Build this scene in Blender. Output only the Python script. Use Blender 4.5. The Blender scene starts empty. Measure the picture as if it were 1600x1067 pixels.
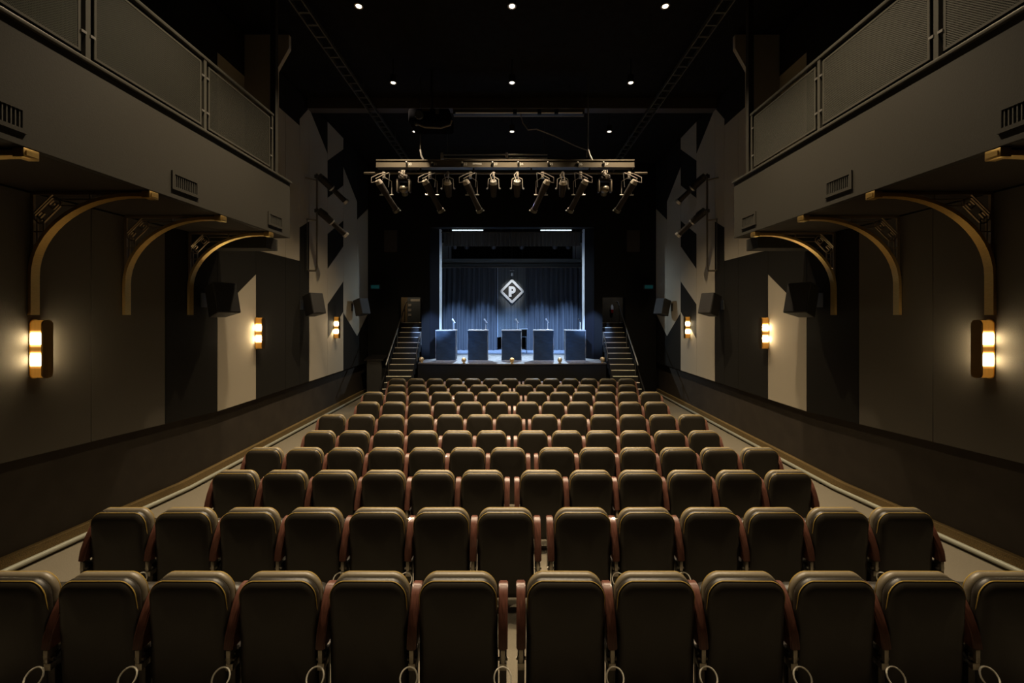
import bpy, bmesh, math, random
from mathutils import Vector, Matrix
random.seed(7)
R = math.radians
C = bpy.context.scene.collection
sc = bpy.context.scene

# ------------------------------------------------------------------ camera, world, exposure
cam_d = bpy.data.cameras.new('camera'); cam = bpy.data.objects.new('camera', cam_d); C.objects.link(cam)
cam.location = (0, 0, 2.8); cam.rotation_euler = (R(90), 0, 0)
cam_d.sensor_width = 36; cam_d.lens = 14.4; cam_d.shift_y = -41.5/1600; cam_d.clip_start = .05
sc.camera = cam
w = bpy.data.worlds.new('dark_hall'); sc.world = w; w.use_nodes = True
w.node_tree.nodes['Background'].inputs[0].default_value = (1, .82, .6, 1)
w.node_tree.nodes['Background'].inputs[1].default_value = .004
sc.view_settings.view_transform = 'Standard'; sc.view_settings.look = 'None'
sc.view_settings.gamma = 1; sc.view_settings.use_curve_mapping = False
sc.view_settings.exposure = 0.0
CAN_W = 112          # watts of each ceiling can
CAN_COL = (1, .80, .54)
HAND_W = 5.0        # emission of the sconce lamps

# ------------------------------------------------------------------ helpers
ORG = {}
class MB:
    def __init__(s): s.bm = bmesh.new()
    def box(s, x0, x1, y0, y1, z0, z1, bev=0, rot=None, at=None):
        r = bmesh.ops.create_cube(s.bm, size=1)
        M = Matrix.Translation(((x0+x1)/2, (y0+y1)/2, (z0+z1)/2)) @ Matrix.Diagonal((abs(x1-x0), abs(y1-y0), abs(z1-z0), 1))
        bmesh.ops.transform(s.bm, matrix=M, verts=r['verts'])
        vs = r['verts']
        if bev:
            es = list({e for v in vs for e in v.link_edges})
            o = bmesh.ops.bevel(s.bm, geom=es, offset=bev, segments=2, affect='EDGES', profile=.5)
            vs = list({v for f in o['faces'] for v in f.verts} | {v for v in vs if v.is_valid})
        if rot is not None:
            p = Vector(at); bmesh.ops.transform(s.bm, matrix=Matrix.Translation(p) @ rot.to_4x4() @ Matrix.Translation(-p), verts=vs)
        return s
    def rings(s, rs, cap=True, closed=False):
        V = [[s.bm.verts.new(p) for p in r] for r in rs]; n = len(V[0])
        seq = list(zip(V, V[1:])) + ([(V[-1], V[0])] if closed else [])
        for a, b in seq:
            for i in range(n): s.bm.faces.new((a[i], a[(i+1) % n], b[(i+1) % n], b[i]))
        if cap and not closed:
            s.bm.faces.new(V[0][::-1]); s.bm.faces.new(V[-1])
        return s
    def cyl(s, p, q, r, n=10, r2=None):
        return s.tube([p, q], r, n, r2=r2)
    def tube(s, pts, r, n=8, closed=False, r2=None):
        P = [Vector(p) for p in pts]; m = len(P); rs = []; up = None
        for i in range(m):
            if closed: t = (P[(i+1) % m]-P[i-1])
            else: t = P[min(i+1, m-1)]-P[max(i-1, 0)]
            t.normalize()
            if up is None: up = Vector((0, 0, 1)) if abs(t.z) < .9 else Vector((1, 0, 0))
            a = t.cross(up).normalized(); b = t.cross(a).normalized(); up = -b if False else up
            a = (up - t*up.dot(t)).normalized(); up = a; b = t.cross(a)
            rr = r if r2 is None else r+(r2-r)*i/(m-1)
            rs.append([P[i]+a*rr*math.cos(6.28318*k/n)+b*rr*math.sin(6.28318*k/n) for k in range(n)])
        return s.rings(rs, True, closed)
    def prism(s, poly, axis, a, b):
        def f(p, t): return {'x': (t, p[0], p[1]), 'y': (p[0], t, p[1]), 'z': (p[0], p[1], t)}[axis]
        return s.rings([[f(p, a) for p in poly], [f(p, b) for p in poly]])
    def strip(s, path, axis, a, b, t):
        """ribbon of thickness t following a 2-d path, extruded a..b along axis"""
        n = len(path); L = []; Rr = []
        for i in range(n):
            p = path[i]; q0 = path[max(i-1, 0)]; q1 = path[min(i+1, n-1)]
            dx, dy = q1[0]-q0[0], q1[1]-q0[1]; l = math.hypot(dx, dy) or 1
            L.append((p[0]-dy/l*t/2, p[1]+dx/l*t/2)); Rr.append((p[0]+dy/l*t/2, p[1]-dx/l*t/2))
        def f(p, u): return {'x': (u, p[0], p[1]), 'y': (p[0], u, p[1]), 'z': (p[0], p[1], u)}[axis]
        return s.rings([[f(L[i], a), f(L[i], b), f(Rr[i], b), f(Rr[i], a)] for i in range(n)])
    def sphere(s, c, r, sx=1, sy=1, sz=1, u=12, v=8):
        o = bmesh.ops.create_uvsphere(s.bm, u_segments=u, v_segments=v, radius=r)
        bmesh.ops.transform(s.bm, matrix=Matrix.Translation(c) @ Matrix.Diagonal((sx, sy, sz, 1)), verts=o['verts']); return s
    def lathe(s, c, prof, n=14):
        return s.rings([[(c[0]+r*math.cos(6.28318*k/n), c[1]+r*math.sin(6.28318*k/n), c[2]+z) for k in range(n)] for r, z in prof])
    def xf(s, M):
        bmesh.ops.transform(s.bm, matrix=M, verts=s.bm.verts); return s
    def build(s, name, mat, parent=None, smooth=True, ang=38, loc=None):
        bm = s.bm
        bmesh.ops.recalc_face_normals(bm, faces=bm.faces)
        o_ = Vector((0, 0, 0))
        if parent is not None: o_ = ORG.get(parent.name, Vector((0, 0, 0)))
        elif loc is not None: o_ = Vector(loc)
        elif len(bm.verts):
            xs = [v.co.x for v in bm.verts]; ys = [v.co.y for v in bm.verts]; zs = [v.co.z for v in bm.verts]
            o_ = Vector(((min(xs)+max(xs))/2, (min(ys)+max(ys))/2, min(zs)))
        if o_.length: bmesh.ops.translate(bm, verts=bm.verts, vec=-o_)
        me = bpy.data.meshes.new(name); bm.to_mesh(me); bm.free()
        if smooth:
            me.polygons.foreach_set('use_smooth', [True]*len(me.polygons))
            try: me.set_sharp_from_angle(angle=R(ang))
            except Exception: pass
        me.materials.append(mat)
        ob = bpy.data.objects.new(name, me); C.objects.link(ob)
        if parent is not None: ob.parent = parent
        else: ob.location = o_
        ORG[ob.name] = o_
        return ob
def tag(o, label=None, cat=None, group=None, kind=None):
    if label: o['label'] = label
    if cat: o['category'] = cat
    if group: o['group'] = group
    if kind: o['kind'] = kind
    return o
def thing(name, label, cat, loc=(0, 0, 0), group=None, kind=None):
    o = bpy.data.objects.new(name, None); C.objects.link(o); o.location = loc; o.empty_display_size = .1
    ORG[o.name] = Vector(loc); return tag(o, label, cat, group, kind)
def dup(o, parent=None):
    c = o.copy(); C.objects.link(c)
    if parent is not None: c.parent = parent
    for ch in KIDS.get(o.name, o.children): dup(ch, c)
    return c
KIDS = {}

def mat(name, col, rough=.6, metal=0., bump=0., scale=40., var=0., spec=.5, emit=None, es=0., stretch=None, sheen=0., coat=0.):
    m = bpy.data.materials.new(name); m.use_nodes = True; nt = m.node_tree; b = nt.nodes['Principled BSDF']
    b.inputs['Base Color'].default_value = (*col, 1); b.inputs['Roughness'].default_value = rough
    b.inputs['Metallic'].default_value = metal; b.inputs['Specular IOR Level'].default_value = spec
    if sheen: b.inputs['Sheen Weight'].default_value = sheen
    if coat: b.inputs['Coat Weight'].default_value = coat
    if emit: b.inputs['Emission Color'].default_value = (*emit, 1); b.inputs['Emission Strength'].default_value = es
    if bump or var:
        tc = nt.nodes.new('ShaderNodeTexCoord'); mp = nt.nodes.new('ShaderNodeMapping'); nt.links.new(tc.outputs['Object'], mp.inputs[0])
        if stretch: mp.inputs['Scale'].default_value = stretch
        n = nt.nodes.new('ShaderNodeTexNoise'); n.inputs['Scale'].default_value = scale; n.inputs['Detail'].default_value = 5
        nt.links.new(mp.outputs[0], n.inputs['Vector'])
        if var:
            mx = nt.nodes.new('ShaderNodeMapRange'); mx.inputs[3].default_value = 1-var; mx.inputs[4].default_value = 1+var
            mx.inputs[1].default_value = .3; mx.inputs[2].default_value = .7
            nt.links.new(n.outputs[0], mx.inputs[0])
            vm = nt.nodes.new('ShaderNodeVectorMath'); vm.operation = 'SCALE'; vm.inputs[0].default_value = col
            nt.links.new(mx.outputs[0], vm.inputs['Scale']); nt.links.new(vm.outputs[0], b.inputs['Base Color'])
        if bump:
            bp = nt.nodes.new('ShaderNodeBump'); bp.inputs['Strength'].default_value = bump; bp.inputs['Distance'].default_value = .01
            nt.links.new(n.outputs[0], bp.inputs['Height']); nt.links.new(bp.outputs[0], b.inputs['Normal'])
    return m
M = dict(
    carpet=mat('carpet', (.150, .130, .096), .95, bump=.6, scale=260, var=.25, spec=.1),
    dado=mat('dado', (.038, .030, .022), .75, var=.15, scale=3, spec=.2),
    plinth=mat('plinth', (.12, .075, .02), .9, bump=.8, scale=120, var=.5),
    light_panel=mat('light_panel', (.38, .33, .25), .9, bump=.15, scale=180, var=.05, spec=.15),
    mid_panel=mat('mid_panel', (.105, .092, .072), .85, bump=.2, scale=160, var=.08, spec=.2),
    dark_panel=mat('dark_panel', (.013, .0115, .009), .85, bump=.15, scale=160, var=.08, spec=.15),
    backing=mat('backing', (.008, .007, .006), .9),
    black=mat('black', (.006, .0055, .005), .8, spec=.2),
    ceiling=mat('ceiling', (.008, .007, .006), .9, var=.3, scale=6, spec=.1),
    fascia=mat('fascia', (.026, .023, .017), .7, bump=.08, scale=90, var=.05, spec=.25),
    soffit=mat('soffit', (.035, .028, .02), .8, spec=.2),
    gunmetal=mat('gunmetal', (.10, .095, .08), .45, .6),
    rail=mat('rail', (.09, .085, .07), .4, .5),
    mesh=mat('mesh', (.060, .058, .046), .55, .5),
    brass=mat('brass', (.62, .42, .15), .42, 1., bump=.05, scale=30, var=.1, stretch=(1, 1, 8)),
    dark_brass=mat('dark_brass', (.16, .09, .025), .4, 1.),
    bronze=mat('bronze', (.34, .25, .15), .4, .9),
    leather=mat('leather', (.019, .0155, .011), .40, bump=.10, scale=330, var=.06, spec=.4),
    leather_lit=mat('leather_lit', (.145, .120, .080), .40, bump=.10, scale=330, var=.06, spec=.5),  # same seat leather, base colour lightened to imitate light falling from above
    piping=mat('piping', (.42, .28, .06), .5),
    wood=mat('mahogany', (.10, .038, .025), .36, bump=.04, scale=18, var=.3, stretch=(6, 1, 1), coat=.2),
    steel=mat('steel', (.35, .32, .27), .35, .9),
    chairmetal=mat('chair_metal', (.05, .045, .04), .4, .7),
    loop=mat('loop_cord', (.75, .70, .58), .55),
    tube=mat('pale_tube', (.30, .30, .24), .35, .3),
    fixture=mat('fixture', (.022, .017, .015), .6, .1, spec=.3),
    fixture_end=mat('fixture_end', (.45, .40, .34), .4, .5),
    silver=mat('silver', (.65, .62, .58), .3, .9),
    raceway=mat('raceway', (.16, .135, .10), .42, .5),
    cable=mat('cable', (.20, .17, .14), .6),
    white=mat('white_print', (.75, .72, .66), .7),
    stagefloor=mat('stage_floor', (.17, .17, .175), .5, bump=.25, scale=14, var=.45, stretch=(1, .5, 1)),
    stagelip=mat('stage_lip', (.06, .05, .04), .5),
    curtain=mat('curtain', (.035, .036, .04), .8, bump=.1, scale=120, sheen=.3),
    leg_flat=mat('pale_flat', (.66, .70, .74), .8),
    jamb=mat('jamb', (.012, .012, .014), .9, spec=0),
    drape=mat('podium_drape', (.007, .021, .036), .7, bump=.5, scale=6, var=.3, stretch=(1, 1, 3), sheen=.2),
    podium_edge=mat('podium_edge', (.40, .38, .36), .5),
    ribs=mat('ribbed_board', (.17, .18, .18), .7),
    sign=mat('sign', (.70, .70, .70), .45, .2),
    speaker=mat('speaker_box', (.011, .0095, .0075), .6, bump=.1, scale=200),
    grille=mat('speaker_grille', (.018, .015, .012), .5, .3, bump=.5, scale=400),
    nosing=mat('nosing', (.80, .70, .56), .6),
    step=mat('step', (.012, .011, .010), .8),
    brownwall=mat('brown_wall', (.11, .075, .035), .8, var=.2, scale=5),
    lamp_glow=mat('lamp_glow', (1, .8, .5), .5, emit=(1, .82, .52), es=55),
    lamp_amber=mat('lamp_amber', (.4, .18, .03), .3, emit=(1, .42, .06), es=.42),
    can_lens=mat('can_lens', (1, .9, .7), .5, emit=(1, .86, .66), es=7),
    strip_lens=mat('strip_lens', (1, 1, 1), .5, emit=(.75, .92, 1), es=1.3),
    teal=mat('teal_led', (.02, .1, .1), .5, emit=(.02, .35, .38), es=.04),
    mic=mat('mic_metal', (.8, .82, .85), .4),
    pale_strip=mat('pale_strip', (.6, .52, .40), .6),
    red=mat('red_paint', (.5, .02, .015), .4),
    gold=mat('gold', (.85, .60, .28), .45, .8),
)

def fz(y): return .01 + .065*max(0., 6.5-y)      # the floor rises towards the rear of the hall
U = 5.2                                          # wall plane, metres from the centre line
YF = 14.8                                        # proscenium wall
ZC = 8.3
YB = -2.2

# ------------------------------------------------------------------ room shell
b = MB(); prof = [(YB, fz(YB)), (6.5, .01), (YF+.4, .01), (YF+.4, -.2), (YB, -.2)]
b.prism(prof, 'x', -5.45, 5.45); tag(b.build('floor', M['carpet'], smooth=False), 'taupe carpeted floor rising gently to the rear', kind='structure')
b = MB(); b.box(-5.6, 5.6, YB, YF+.3, ZC, ZC+.2); tag(b.build('ceiling', M['ceiling'], smooth=False), 'black painted ceiling high above the seats', kind='structure')
b = MB(); b.box(-5.6, 5.6, YB-.2, YB, -.1, ZC+.1); tag(b.build('wall_rear', M['dado'], smooth=False), 'dark rear wall behind the camera', kind='structure')

def zb(y): return 1.09 + .062*max(0., 7.3-y)      # lower edge of the wall panels
SIDES = (('left', -1), ('right', 1))
for side, s in SIDES:
    b = MB(); b.box(s*5.3, s*5.6, YB, YF+.2, -.1, ZC+.1); 
    wl = tag(b.build('wall_'+side, M['dado'], smooth=False, loc=(0, 0, 0)), '%s side wall, dark dado below patterned panels' % side, kind='structure')
    def piece(poly, m, s=s, wl=wl):
        g = .004
        cx = sum(p[0] for p in poly)/len(poly); cz = sum(p[1] for p in poly)/len(poly)
        q = []
        for p in poly:
            dx, dz = cx-p[0], cz-p[1]
            q.append((p[0]+(g if dx > 0 else -g), p[1]+(g if dz > 0 else -g)))
        MB().prism(q, 'x', s*5.299, s*U).build('wall_panel', M[m], wl, smooth=False)
    def col(y0, y1, cuts, mats, top=None):
        lines = [(zb(y0), zb(y1))]+cuts
        for (a0, a1), (b0, b1), m in zip(lines, lines[1:], mats): piece([(y0, a0), (y1, a1), (y1, b1), (y0, b0)], m)
    S1 = (4.12, 4.12)
    UP = (7.44, 7.44); TOP = (8.25, 8.25)
    yb = [-2.19, -1.46, -.38, .71, 1.8, 2.88, 3.97, 5.06, 6.14]
    for a, c in zip(yb, yb[1:]): col(a, c, [S1, TOP], ['mid_panel', 'dark_panel'])
    col(6.14, 7.23, [S1, TOP], ['dark_panel', 'dark_panel'])
    col(7.23, 8.32, [(2.82, 3.62), S1, UP, TOP], ['light_panel', 'dark_panel', 'light_panel', 'dark_panel'])
    col(8.32, 9.41, [S1, UP, TOP], ['dark_panel', 'light_panel', 'dark_panel'])
    col(9.41, 10.03, [S1, UP, TOP], ['dark_panel', 'light_panel', 'dark_panel'])
    col(10.03, 10.5, [(4.94, 5.19), (7.6, 8.1), TOP], ['dark_panel', 'light_panel', 'dark_panel'])
    col(10.5, 11.55, [(8.1, 7.35), TOP], ['light_panel', 'dark_panel'])
    col(11.55, 12.63, [(2.13, 2.90), (3.10, 3.83), (4.10, 4.91), (5.08, 5.70), (6.10, 6.79), (7.15, 7.91), TOP],
        ['light_panel', 'dark_panel', 'light_panel', 'dark_panel', 'light_panel', 'dark_panel', 'light_panel'])
    col(12.63, 13.75, [(2.865, 2.09), (7.36, 6.6), TOP], ['dark_panel', 'light_panel', 'dark_panel'])
    col(13.75, 14.79, [(2.09, 2.85), (6.0, 6.63), TOP], ['dark_panel', 'light_panel', 'dark_panel'])
    # plinth at the foot of the wall
    ys = [YB+.01, 6.5, YF-.01]
    b = MB(); b.rings([[(s*5.3, y, fz(y)), (s*5.22, y, fz(y)), (s*5.22, y, fz(y)+.13), (s*5.3, y, fz(y)+.13)] for y in ys])
    tag(b.build('baseboard_'+side, M['plinth'], smooth=False), 'dusty tan ledge along the foot of the %s wall' % side, kind='structure')
    t = thing('floor_rail', 'pale round rail running along the floor beside the %s wall' % side, 'rail', (s*5.1, YF-.3, .01))
    MB().tube([(s*5.1, y, fz(y)+.055) for y in (YB+.1, 2, 4, 6.5, 10, YF-.3)], .03, 10).build('tube', M['tube'], t)
    y = -1.2
    while y < YF-.5:
        MB().box(s*5.1-.02, s*5.1+.02, y-.03, y+.03, fz(y)-.005, fz(y)+.035).build('bracket', M['chairmetal'], t, smooth=False); y += 1.6
    # return panel above the balcony end, facing the hall
    P = [(s*5.19, 5.11), (s*5.19, 8.24), (s*4.33, 8.24), (s*4.33, 7.98), (s*4.57, 7.55), (s*4.57, 5.11)]
    tag(MB().prism([(p[0], p[1]) for p in P], 'y', 7.95, 8.03).build('return_panel', M['light_panel'], smooth=False),
        'tall beige panel with a cut corner above the end of the %s balcony' % side, 'panel')

# proscenium wall with stage opening and two stair openings
SX0, SX1 = 3.27, 4.1
b = MB()
b.box(-5.3, -SX1, YF, YF+.35, -.1, ZC); b.box(SX1, 5.3, YF, YF+.35, -.1, ZC)
for s in (-1, 1):
    b.box(s*SX0, s*SX1, YF, YF+.35, 3.45, ZC)
    b.prism([(s*SX0, YF), (s*2.98, YF), (s*2.7, YF+.4), (s*SX0, YF+.4)], 'z', 0, 6.0)
    b.box(s*2.98, s*SX0, YF, YF+.35, 6.0, ZC)
b.box(-2.98, 2.98, YF, YF+.35, 5.97, ZC)
wf = tag(b.build('wall_front', M['black'], smooth=False, loc=(0, 0, 0)), 'black proscenium wall with a stage opening between two stair openings', kind='structure')
for s in (-1, 1):
    MB().prism([(s*2.975, YF-.004), (s*2.70, YF+.40), (s*2.695, YF+.395), (s*2.965, YF-.01)], 'z', 1.21, 5.9).build('jamb_lining', M['jamb'], wf, smooth=False)
    MB().box(s*4.38-.23, s*4.38+.23, YF-.03, YF-.002, 5.08, 5.86, .005).build('wall_panel', M['mid_panel'] if False else mat('faint_panel', (.035, .026, .022), .8), wf, smooth=False)

# stage house
b = MB(); b.box(-5.2, 5.2, 20.2, 20.4, 0, 7.6); tag(b.build('wall_stage_back', M['black'], smooth=False), 'black wall behind the stage curtains', kind='structure')
b = MB(); b.box(-5.2, 5.2, YF+.35, 20.2, 7.3, 7.5); tag(b.build('ceiling_stage', M['black'], smooth=False), 'black ceiling over the stage', kind='structure')
for side, s in SIDES:
    b = MB(); b.box(s*5.1, s*5.2, YF+.35, 20.2, 0, 7.4); tag(b.build('wall_stage_'+side, M['black'], smooth=False), '%s wall of the stage house' % side, kind='structure')
    b = MB(); b.box(s*3.27, s*3.22, YF+.41, 17.4, 0, 4.6); tag(b.build('wall_stair_'+side, M['black'], smooth=False), 'thin wall between stage and %s stairs' % side, kind='structure')
    b = MB(); b.box(s*3.27, s*5.1, 17.3, 17.4, 0, 4.6); tag(b.build('wall_landing_'+side, M['brownwall'], smooth=False), 'brown wall at the top of the %s stairs' % side, kind='structure')
    b = MB(); b.box(s*3.28, s*5.09, 15.3, 17.29, 2.3, 2.5); tag(b.build('landing_'+side, M['step'], smooth=False), 'dark landing at the top of the %s stairs' % side, kind='structure')

# stage deck
st = thing('stage', 'raised stage with scuffed grey deck and black front', 'stage', (0, 14, 0), kind=None)
arc = [(-3.13, 13.62)]+[(-3.13+6.26*i/16, 13.37+.25*(abs(i/8-1))**2.2) for i in range(1, 16)]+[(3.13, 13.62)]
poly = arc+[(3.13, 14.79), (2.96, 14.79), (2.69, 15.21), (3.2, 15.23), (3.2, 17.45), (5.05, 17.45), (5.05, 20.15), (-5.05, 20.15), (-5.05, 17.45), (-3.2, 17.45), (-3.2, 15.23), (-2.69, 15.21), (-2.96, 14.79), (-3.13, 14.79)]
MB().prism(poly, 'z', 1.17, 1.2).build('deck', M['stagefloor'], st, smooth=False)
MB().strip([(x, y+.01) for x, y in arc], 'z', .012, 1.165, .03).build('stage_front', M['black'], st)
MB().strip([(x, y-.01) for x, y in arc], 'z', 1.165, 1.205, .02).build('lip_trim', M['stagelip'], st)
for s in (-1, 1): MB().box(s*3.13, s*3.10, 13.64, 14.79, .012, 1.165).build('stage_side', M['black'], st, smooth=False)

# ------------------------------------------------------------------ balconies
for side, s in SIDES:
    t = thing('balcony', '%s side balcony with plain grey fascia and wire mesh guard' % side, 'balcony', (s*4.5, 3, 4.13))
    MB().box(s*3.87, s*3.95, YB+.05, 7.14, 4.135, 5.09, .004).build('fascia', M['fascia'], t, smooth=False)
    MB().box(s*3.95, s*5.195, YB+.05, 7.14, 4.135, 4.3).build('soffit_slab', M['soffit'], t, smooth=False)
    MB().box(s*3.951, s*5.195, 7.06, 7.14, 4.3, 5.09).build('end_panel', M['fascia'], t, smooth=False)
    MB().box(s*3.84, s*3.99, YB+.05, 7.16, 5.09, 5.125, .006).build('fascia_cap', M['rail'], t)
    MB().box(s*4.15, s*5.195, 6.92, 7.25, 3.93, 4.13).build('end_beam', M['fascia'], t, smooth=False)
    MB().box(s*3.86, s*3.91, YB+.05, 6.65, 6.02, 6.06, .006).build('handrail', M['rail'], t)
    posts = [6.62, 5.17, 3.74, 2.31, .88, -.55, -1.98]
    for y in posts: MB().box(s*3.87, s*3.91, y-.022, y+.022, 5.125, 6.02).build('guard_post', M['rail'], t, smooth=False)
    me = None
    for y1, y0 in zip(posts, posts[1:]):
        a, c, z0, z1 = y0+.06, y1-.06, 5.17, 5.97; u = s*3.88
        f = MB()
        f.box(u-.006, u+.006, a, c, z0, z0+.022); f.box(u-.006, u+.006, a, c, z1-.022, z1)
        f.box(u-.006, u+.006, a, a+.022, z0+.022, z1-.022); f.box(u-.006, u+.006, c-.022, c, z0+.022, z1-.022)
        fr = f.build('mesh_frame', M['rail'], t, smooth=False)
        if me is None:
            W_, H_, pitch = c-a-.04, z1-z0-.04, .021; wv = MB(); n = int((W_+H_)/pitch)
            for dr in (1, -1):
                for k in range(1, n):
                    o = k*pitch
                    p0 = (max(0, o-H_), min(o, H_)); p1 = (min(o, W_), max(0, o-W_))
                    if dr < 0: p0 = (W_-p0[0], p0[1]); p1 = (W_-p1[0], p1[1])
                    dx, dz = p1[0]-p0[0], p1[1]-p0[1]; l = math.hypot(dx, dz)
                    if l < .02: continue
                    nx, nz = -dz/l*.0032, dx/l*.0032; x = .002*dr
                    vs = [wv.bm.verts.new((x, p0[0]+nx, p0[1]+nz)), wv.bm.verts.new((x, p1[0]+nx, p1[1]+nz)), wv.bm.verts.new((x, p1[0]-nx, p1[1]-nz)), wv.bm.verts.new((x, p0[0]-nx, p0[1]-nz))]
                    v2 = [wv.bm.verts.new((x+.003, v.co.y, v.co.z)) for v in vs]
                    wv.bm.faces.new(vs); wv.bm.faces.new(v2[::-1])
                    for i in range(4): wv.bm.faces.new((vs[i], v2[i], v2[(i+1) % 4], vs[(i+1) % 4]))
            bmesh.ops.recalc_face_normals(wv.bm, faces=wv.bm.faces)
            me = bpy.data.meshes.new('wire_mesh'); wv.bm.to_mesh(me); wv.bm.free(); me.materials.append(M['mesh'])
        wo = bpy.data.objects.new('wire_mesh', me); C.objects.link(wo); wo.parent = fr
        wo.location = Vector((u-.002, a+.02, z0+.02))-ORG[t.name]; wo['kind'] = 'stuff'
        for yy in (y0+.04, y1-.04):
            for zz in (5.36, 5.8): MB().box(s*3.863, s*3.87, yy-.022, yy+.022, zz-.012, zz+.012).build('clip', M['silver'], fr, smooth=False)
    for y in (-.54, 1.26, 3.06, 4.85, 6.69):
        v = MB(); y0, y1, z0, z1 = y-.20, y+.20, 4.235, 4.445; u0, u1 = s*3.852, s*3.869
        v.box(u0, u1, y0, y1, z0, z0+.035); v.box(u0, u1, y0, y1, z1-.035, z1); v.box(u0, u1, y0, y0+.035, z0+.035, z1-.035); v.box(u0, u1, y1-.035, y1, z0+.035, z1-.035)
        vf = v.build('vent', M['fascia'], t, smooth=False)
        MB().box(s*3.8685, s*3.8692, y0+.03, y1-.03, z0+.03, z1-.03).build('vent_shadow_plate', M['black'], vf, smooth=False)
        for k in range(12):
            yy = y0+.05+k*.0273
            MB().box(s*3.858, s*3.868, yy-.004, yy+.004, z0+.035, z1-.035).build('slat', M['gunmetal'], vf, smooth=False)
    # end column
    tag(MB().box(s*3.97, s*3.88, 6.72, 6.80, 5.127, ZC-.005, .004).build('column', M['fascia'], smooth=False),
        'slim square post rising from the stage end of the %s balcony to the ceiling' % side, 'post')

# ------------------------------------------------------------------ brass arches under the balconies
ARC = [(5.175, 2.80), (5.175, 3.22)]+[(5.175-1.1*(1-math.cos(R(a))), 3.22+.87*math.sin(R(a))) for a in range(6, 91, 6)]+[(3.86, 4.09)]
ordn = ['nearest', 'second', 'third', 'fourth', 'fifth', 'sixth', 'seventh', 'eighth', 'ninth', 'tenth']
def bracket(s, side, y, lab):
    t = thing('arch_bracket', lab, 'bracket', (s*5.2, y, 2.8), 'brass arches under the balconies')
    MB().strip([(s*u, z) for u, z in ARC], 'y', y-.042, y+.042, .038).build('arch_strip', M['brass'], t)
    MB().box(s*3.87, s*3.96, y-.055, y+.055, 4.055, 4.13, .004).build('end_block', M['brass'], t)
    d = MB()
    d.box(s*5.199, s*5.165, y-.012, y+.012, 3.25, 4.12); d.box(s*5.19, s*3.96, y-.012, y+.012, 4.098, 4.13)
    d.build('corner_frame', M['bronze'], t, smooth=False)
    o = MB()
    def ln(p, q, th=.012):
        o.strip([(s*p[0], p[1]), (s*q[0], q[1])], 'y', y-.008, y+.008, th)
    cx, cz = 5.02, 3.93
    def T(a, c): return (cx-(a*.7071-c*.7071), cz+(a*.7071+c*.7071))    # a along the diagonal, c across it
    H, V = .165, .062; k = .03
    oc = [(-H, -V+k), (-H+k, -V), (H-k, -V), (H, -V+k), (H, V-k), (H-k, V), (-H+k, V), (-H, V-k)]
    for i in range(8): ln(T(*oc[i]), T(*oc[(i+1) % 8]))
    ln(T(-H-.03, V+.025), T(H+.03, V+.025))
    # the two monogram letters
    for a, c in (((-.12, -.035), (-.12, .035)), ((-.12, .035), (-.05, .035)), ((-.05, .035), (-.05, 0)), ((-.05, 0), (-.12, 0)),
                 ((.12, .035), (.05, .035)), ((.05, .035), (.05, -.035)), ((.05, -.035), (.12, -.035)), ((.12, -.035), (.12, 0)), ((.12, 0), (.085, 0))):
        ln(T(*a), T(*c), .011)
    for dd in (.03, .10):
        p = T(-H+dd*.2, -V+.02); ln((5.16-dd, 3.46+dd*1.9), (5.16-dd, 3.83+dd*.1)); ln((4.87-.0, 4.08-dd), (4.48+dd*1.5, 4.08-dd))
    ln((5.165, 3.70), (5.05, 3.70)); ln((4.56, 4.10), (4.56, 4.02)); ln((5.16, 3.55), (5.11, 3.6))
    o.build('lattice', M['bronze'], t, smooth=False)
for side, s in SIDES:
    for i, y in enumerate((6.59, 5.50, 4.43, 3.30)):
        nm = ['farthest arch, closest to the stage', 'second arch from the stage end', 'third from the stage end, above the nearest wall lamp', 'arch partly outside the picture edge'][i]
        bracket(s, side, y, 'brass arch, %s balcony, %s' % (side, nm))

# ------------------------------------------------------------------ wall lamps
def glass_mat():
    # fluted amber glass lit by two bulbs, one above the other
    m = bpy.data.materials.new('amber_glass'); m.use_nodes = True; nt = m.node_tree; b = nt.nodes['Principled BSDF']; L = nt.links.new
    tc = nt.nodes.new('ShaderNodeTexCoord'); sp = nt.nodes.new('ShaderNodeSeparateXYZ'); L(tc.outputs['Object'], sp.inputs[0])
    def mth(op, a, c=None):
        n = nt.nodes.new('ShaderNodeMath'); n.operation = op
        for i, v in enumerate((a, c)):
            if v is None: continue
            if isinstance(v, (int, float)): n.inputs[i].default_value = v
            else: L(v, n.inputs[i])
        return n.outputs[0]
    d = mth('DIVIDE', mth('SUBTRACT', mth('ABSOLUTE', sp.outputs[2]), .112), .052)
    g = mth('POWER', 2.718, mth('MULTIPLY', mth('POWER', mth('ABSOLUTE', d), 3.), -1.))
    wv = mth('SINE', mth('MULTIPLY', mth('ADD', sp.outputs[1], sp.outputs[0]), 420.))
    fl = mth('ADD', .75, mth('MULTIPLY', wv, .25))
    L(mth('ADD', mth('MULTIPLY', g, 60.), mth('MULTIPLY', fl, .30)), b.inputs['Emission Strength'])
    cr = nt.nodes.new('ShaderNodeMix'); cr.data_type = 'RGBA'; cr.inputs[6].default_value = (1, .40, .05, 1); cr.inputs[7].default_value = (1, .80, .48, 1)
    L(mth('MINIMUM', mth('MULTIPLY', g, 3.), 1.), cr.inputs[0]); L(cr.outputs[2], b.inputs['Emission Color'])
    b.inputs['Base Color'].default_value = (.4, .18, .03, 1); b.inputs['Roughness'].default_value = .3
    return m
GLASS = glass_mat()
def stadium(hw, hh, n=8):
    p = []
    for i in range(n+1): a = math.pi*i/n; p.append((hw*math.cos(a), hh-hw+hw*math.sin(a)))
    for i in range(n+1): a = math.pi+math.pi*i/n; p.append((hw*math.cos(a), -(hh-hw)+hw*math.sin(a)))
    return p
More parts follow.
